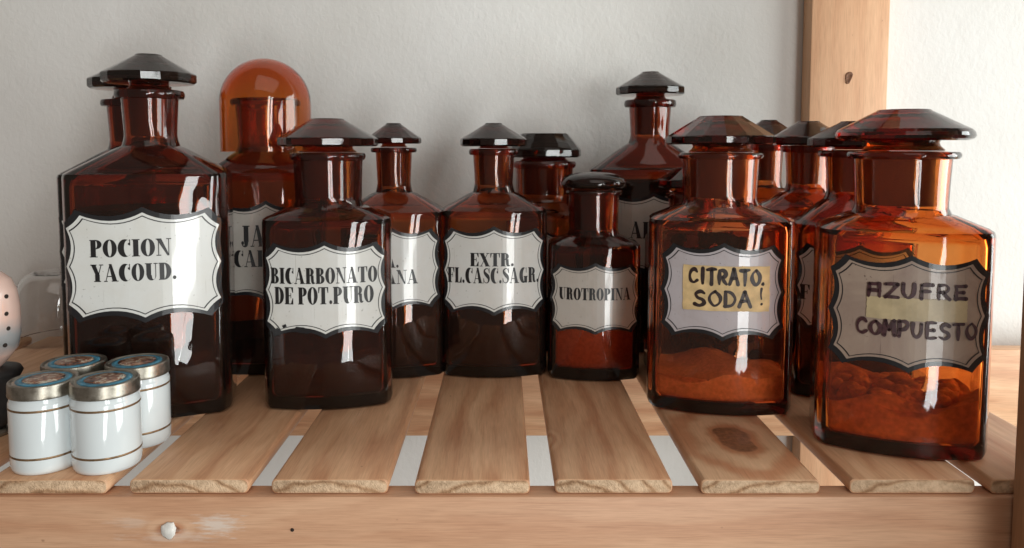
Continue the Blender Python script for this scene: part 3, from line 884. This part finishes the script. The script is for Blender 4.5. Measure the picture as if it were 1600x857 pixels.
citrato = bottle(dict(label='orange amber bottle with yellowed paper sticker handwritten CITRATO. SODA', base=(1126, 652), sglass='stopper_light', glass='amber_light', rot=-10, hw=0.0505, hd=0.035, cx=1125,
    sh=345, nk=317, lip=(249, 239), rn=58, rl=65, waist=0.97, fill=(592, white_powder, 0.006),
    stopper=dict(y=(182, 213, 226), r=83, rt=33, n=16), lab=(382, 531, 93), enamel='enamel_mauve', pen='marker_dark',
    sticker=(1064, 1196, 416, 486, 'paper'), hand=[('CITRATO.', 1073, 1190, 433, 23, 5.2, 0), ('SODA', 1081, 1168, 467, 23, 5.2, 0), ('!', 1178, 1190, 463, 24, 3.5, 0)]))
bottle(dict(label='narrow-necked amber bottle farthest back, between CITRATO SODA bottle and pine post', axis=(1197, 0.297), rot=-8, hw=0.040, hd=0.030, cx=1196,
    sh=318, nk=291, lip=(236, 226), rn=22, rl=29, fill=(400, brown, 0.001), stopper=dict(y=(188, 211, 222), r=44, rt=12)))
bottle(dict(label='amber bottle with faceted dark stopper standing right behind the CITRATO SODA bottle', axis=(1258, 0.222), rot=-12, hw=0.0425, hd=0.033, cx=1257,
    sh=328, nk=297, lip=(239, 228), rn=33, rl=41, fill=(470, brown, 0.001), stopper=dict(y=(190, 214, 227), r=55, rt=16, n=16)))
bottle(dict(label='amber bottle behind AZUFRE COMPUESTO whose label shows only letter F', axis=(1328, 0.149), rot=-15, hw=0.0435, hd=0.033, cx=1333,
    sh=352, nk=309, lip=(246, 235), rn=40, rl=52, fill=(515, liquid, 0.001), stopper=dict(y=(190, 216, 230), r=68, rt=20, n=16),
    lab=(383, 522, 90), text=[('F', 1249, 1264, 462, 24)]))
azu = bottle(dict(label='large orange amber bottle handwritten AZUFRE COMPUESTO around yellow tape', base=(1413, 719), sglass='stopper_light', glass='amber_front', fill=(640, sulphur, 0.011), rot=-17, hw=0.0490, hd=0.038, cx=1420,
    sh=362, nk=330, lip=(249, 237), rn=69, rl=81, waist=0.965, enamel='enamel_old', pen='marker',
    stopper=dict(y=(172, 205, 220), r=99, rt=38, style='round', n=16), lab=(402, 580, 113),
    sticker=(1359, 1502, 466, 501, 'tape'), hand=[('aZUFRE', 1359, 1502, 455, 22, 5.2, 0), ('COMPUESTO', 1345, 1518, 515, 23, 5.2, 0)]))
# dark flattened lumps along the inner back wall of the CITRATO SODA bottle
bm = bmesh.new()
for (zc_, zr_, n_) in ((0.112, 0.010, 26), (0.034, 0.010, 14)):
    for k in range(n_):
        x, z = random.gauss(0, 0.014), zc_ + random.uniform(-1, 1) * zr_
        q = bmesh.ops.create_icosphere(bm, subdivisions=2, radius=1)
        sd = Vector((random.uniform(0, 90), random.uniform(0, 90), 0))
        s_ = random.uniform(0.003, 0.0065)
        for v in q['verts']:
            d = 1 + 0.5 * noise.noise(v.co * 1.6 + sd)
            v.co = (x + v.co.x * d * s_, 0.0262 + v.co.y * 0.0022 * d, z + v.co.z * d * s_)
o = finish('dark_lumps', bm, brown, citrato, sharp=60)
o['kind'] = 'stuff'
# broken sulphur heaped in the large bottle
bm = bmesh.new()
for k in range(90):
    a, r = random.uniform(0, 2 * PI), math.sqrt(random.random())
    x, y = 0.041 * r * math.cos(a), 0.0265 * r * math.sin(a)
    s_ = random.uniform(0.0035, 0.0085)
    z = 0.028 + random.random() * 0.009 - 0.003 * r
    q = bmesh.ops.create_icosphere(bm, subdivisions=2, radius=1)
    sd = Vector((random.uniform(0, 90), random.uniform(0, 90), 0))
    sq = (random.uniform(.8, 1.25), random.uniform(.7, 1.0), random.uniform(.6, .9))
    for v in q['verts']:
        d = 1 + 0.42 * noise.noise(v.co * 1.4 + sd) + 0.2 * noise.noise(v.co * 3.6 + sd)
        v.co = (x + v.co.x * d * s_ * sq[0], y + v.co.y * d * s_ * sq[1] * .8, z + v.co.z * d * s_ * sq[2])
o = finish('sulphur_lumps', bm, sulphur, azu, sharp=60)
o['kind'] = 'stuff'

# ---------------------------------------------------------------- porcelain jars
def jar(px, py, label, r=0.0188, top=597, rz=0):
    x, y = on_shelf(px, py)
    y += r
    x = x_at(px, y, 0.02)
    t = thing('porcelain_jar', label, 'jar', (x, y, 0), R(rz), 'white porcelain jars with pewter lids')
    H = 0.0462
    bm = bmesh.new()
    prof = [(r * .80, .0008), (r * .88, 0), (r * .95, .0006), (r * .985, .0025), (r, .006), (r * 1.0, .020), (r * 1.0, H - .0062), (r * .985, H - .0054), (r * .965, H - .0048), (r * .965, H - .0020), (r * .90, H), (r * .80, H), (r * .80, H - .004), (r * .80, .006), (r * .7, .004)]
    lathe(bm, prof, 56)
    finish('jar_body', bm, M['porcelain'], t, sharp=50)
    body = t.children[-1]
    for z in (0.0098, H - .0088):
        bm = bmesh.new()
        lathe(bm, [(r * .99, z - .0008), (r * 1.004, z - .0006), (r * 1.006, z + .0006), (r * .99, z + .0008)], 56, False, False)
        finish('gilt_band', bm, M['gilt'], body)
    z0, z1 = H - .0024, H + .0056
    bm = bmesh.new()
    lathe(bm, [(r * .94, z0), (r * 1.0, z0), (r * 1.012, z0 + .0007), (r * 1.0, z0 + .0016), (r * 1.0, z1 - .0016), (r * .985, z1 - .0004), (r * .95, z1), (r * .90, z1 - .0002), (r * .87, z1 - .0008), (r * .5, z1 - .0002), (r * .2, z1)], 56)
    lid = finish('lid', bm, M['pewter'], t, sharp=40)
    bm = bmesh.new()
    lathe(bm, [(r * .78, z1 - .0012), (r * .78, z1 - .00035), (r * .60, z1 - .00005), (r * .60, z1 - .0012)], 48, False, False)
    finish('blue_ring', bm, M['blue'], lid)
    bm = bmesh.new()
    lathe(bm, [(r * .58, z1 - .0009), (r * .58, z1 + .0001), (r * .35, z1 + .0005), (r * .1, z1 + .0007)], 40)
    finish('medallion', bm, M['print'], lid)
    return t
jar(72, 746, 'white porcelain jar with pewter lid, front row, leftmost of the four', rz=10)
jar(167, 746, 'white porcelain jar with pewter lid, front row, nearest the shelf edge gap', rz=75)
jar(119, 706, 'white porcelain jar mostly hidden behind two front jars, only lid showing', rz=140)
jar(217, 706, 'white porcelain jar in the back row, touching the POCION YACOUD bottle', rz=200)

# ---------------------------------------------------------------- pink ceramic piece at the left edge
x, y = on_shelf(2, 694)
r0 = 0.0215
y += r0 * .8
x = x_at(-19, y, 0.05)
t = thing('ceramic_ornament', 'pink and blue glazed ceramic piece pierced with black holes, at left edge', 'ornament', (x, y, 0))
zt = lambda py: z_at(py, y)
bm = bmesh.new()
k = depth_of(y, .06) / F
prof = [(13, 585), (17, 575), (26, 566), (34, 556), (42, 545), (46, 525), (47, 505), (46.5, 480), (43, 455), (36, 438), (24, 427), (10, 422)]
lathe(bm, [(a * k, zt(b)) for a, b in prof[0:]], 48)
body = finish('ceramic_body', bm, M['skin'], t, sharp=70)
bm = bmesh.new()
lathe(bm, [(12 * k, zt(668)), (20 * k, zt(668)), (27 * k, zt(660)), (27 * k, zt(640)), (30 * k, zt(618)), (40 * k, zt(596)), (47 * k, zt(583)), (44 * k, zt(577)), (26 * k, zt(574)), (12 * k, zt(576))], 48)
finish('black_collar', bm, M['rubber'], t, sharp=60)
bm = bmesh.new()
lathe(bm, [(20 * k, 0.0), (26 * k, 0.0), (28 * k, .001), (28 * k, zt(672)), (25 * k, zt(668.5)), (12 * k, zt(668.5))], 48)
finish('metal_foot', bm, M['pewter'], t, sharp=50)
for (hx, hy) in ((10, 461), (10, 487), (13, 510), (8, 535)):
    z = zt(hy)
    rr = 46.5 * k if 460 < hy < 530 else 44.5 * k
    if hy < 470: rr = 44 * k
    dyy = -rr
    for _ in range(30):
        dx = x_at(hx, y + dyy, z) - x
        dyy = 0.5 * dyy - 0.5 * math.sqrt(max(1e-9, rr * rr - dx * dx))
    bm = bmesh.new()
    lathe(bm, [(.0008, -.0012), (.0014, -.0002), (.0014, .0002), (.0010, .0003)], 14)
    o = finish('hole', bm, M['hole'], body, (dx, dyy, z))
    o.rotation_euler = Vector((dx, dyy, 0)).to_track_quat('Z', 'Y').to_euler()

# ---------------------------------------------------------------- upturned clear glass behind it
gy = 0.312
gx, gr = x_at(94, gy, 0.03), 0.0400
ztop = z_at(421, gy)
out = [(gr, 0.0006), (gr * 1.02, .002), (gr, .01), (gr, ztop * .50), (gr * .985, ztop * .62), (gr * .93, ztop * .75), (gr * .84, ztop * .86), (gr * .70, ztop * .94), (gr * .52, ztop * .985), (gr * .3, ztop), (.0004, ztop)]
inn = [(max(.0003, a - .0022), min(b, ztop - .003) if b > .5 * ztop else b) for a, b in out[::-1]]
bm = bmesh.new()
lathe(bm, out + inn, 56, False, False)
bm.verts.ensure_lookup_table()
for i in range(56):
    j = (i + 1) % 56
    q = (len(out + inn) - 1) * 56
    bm.faces.new((bm.verts[q + i], bm.verts[q + j], bm.verts[j], bm.verts[i]))
bmesh.ops.remove_doubles(bm, verts=bm.verts[:], dist=1e-6)
g = finish('glass_dome', bm, M['clear'], None, (gx, gy, 0), sharp=50)
tag(g, 'clear rounded glass dome standing behind the pink ceramic piece', 'glass')
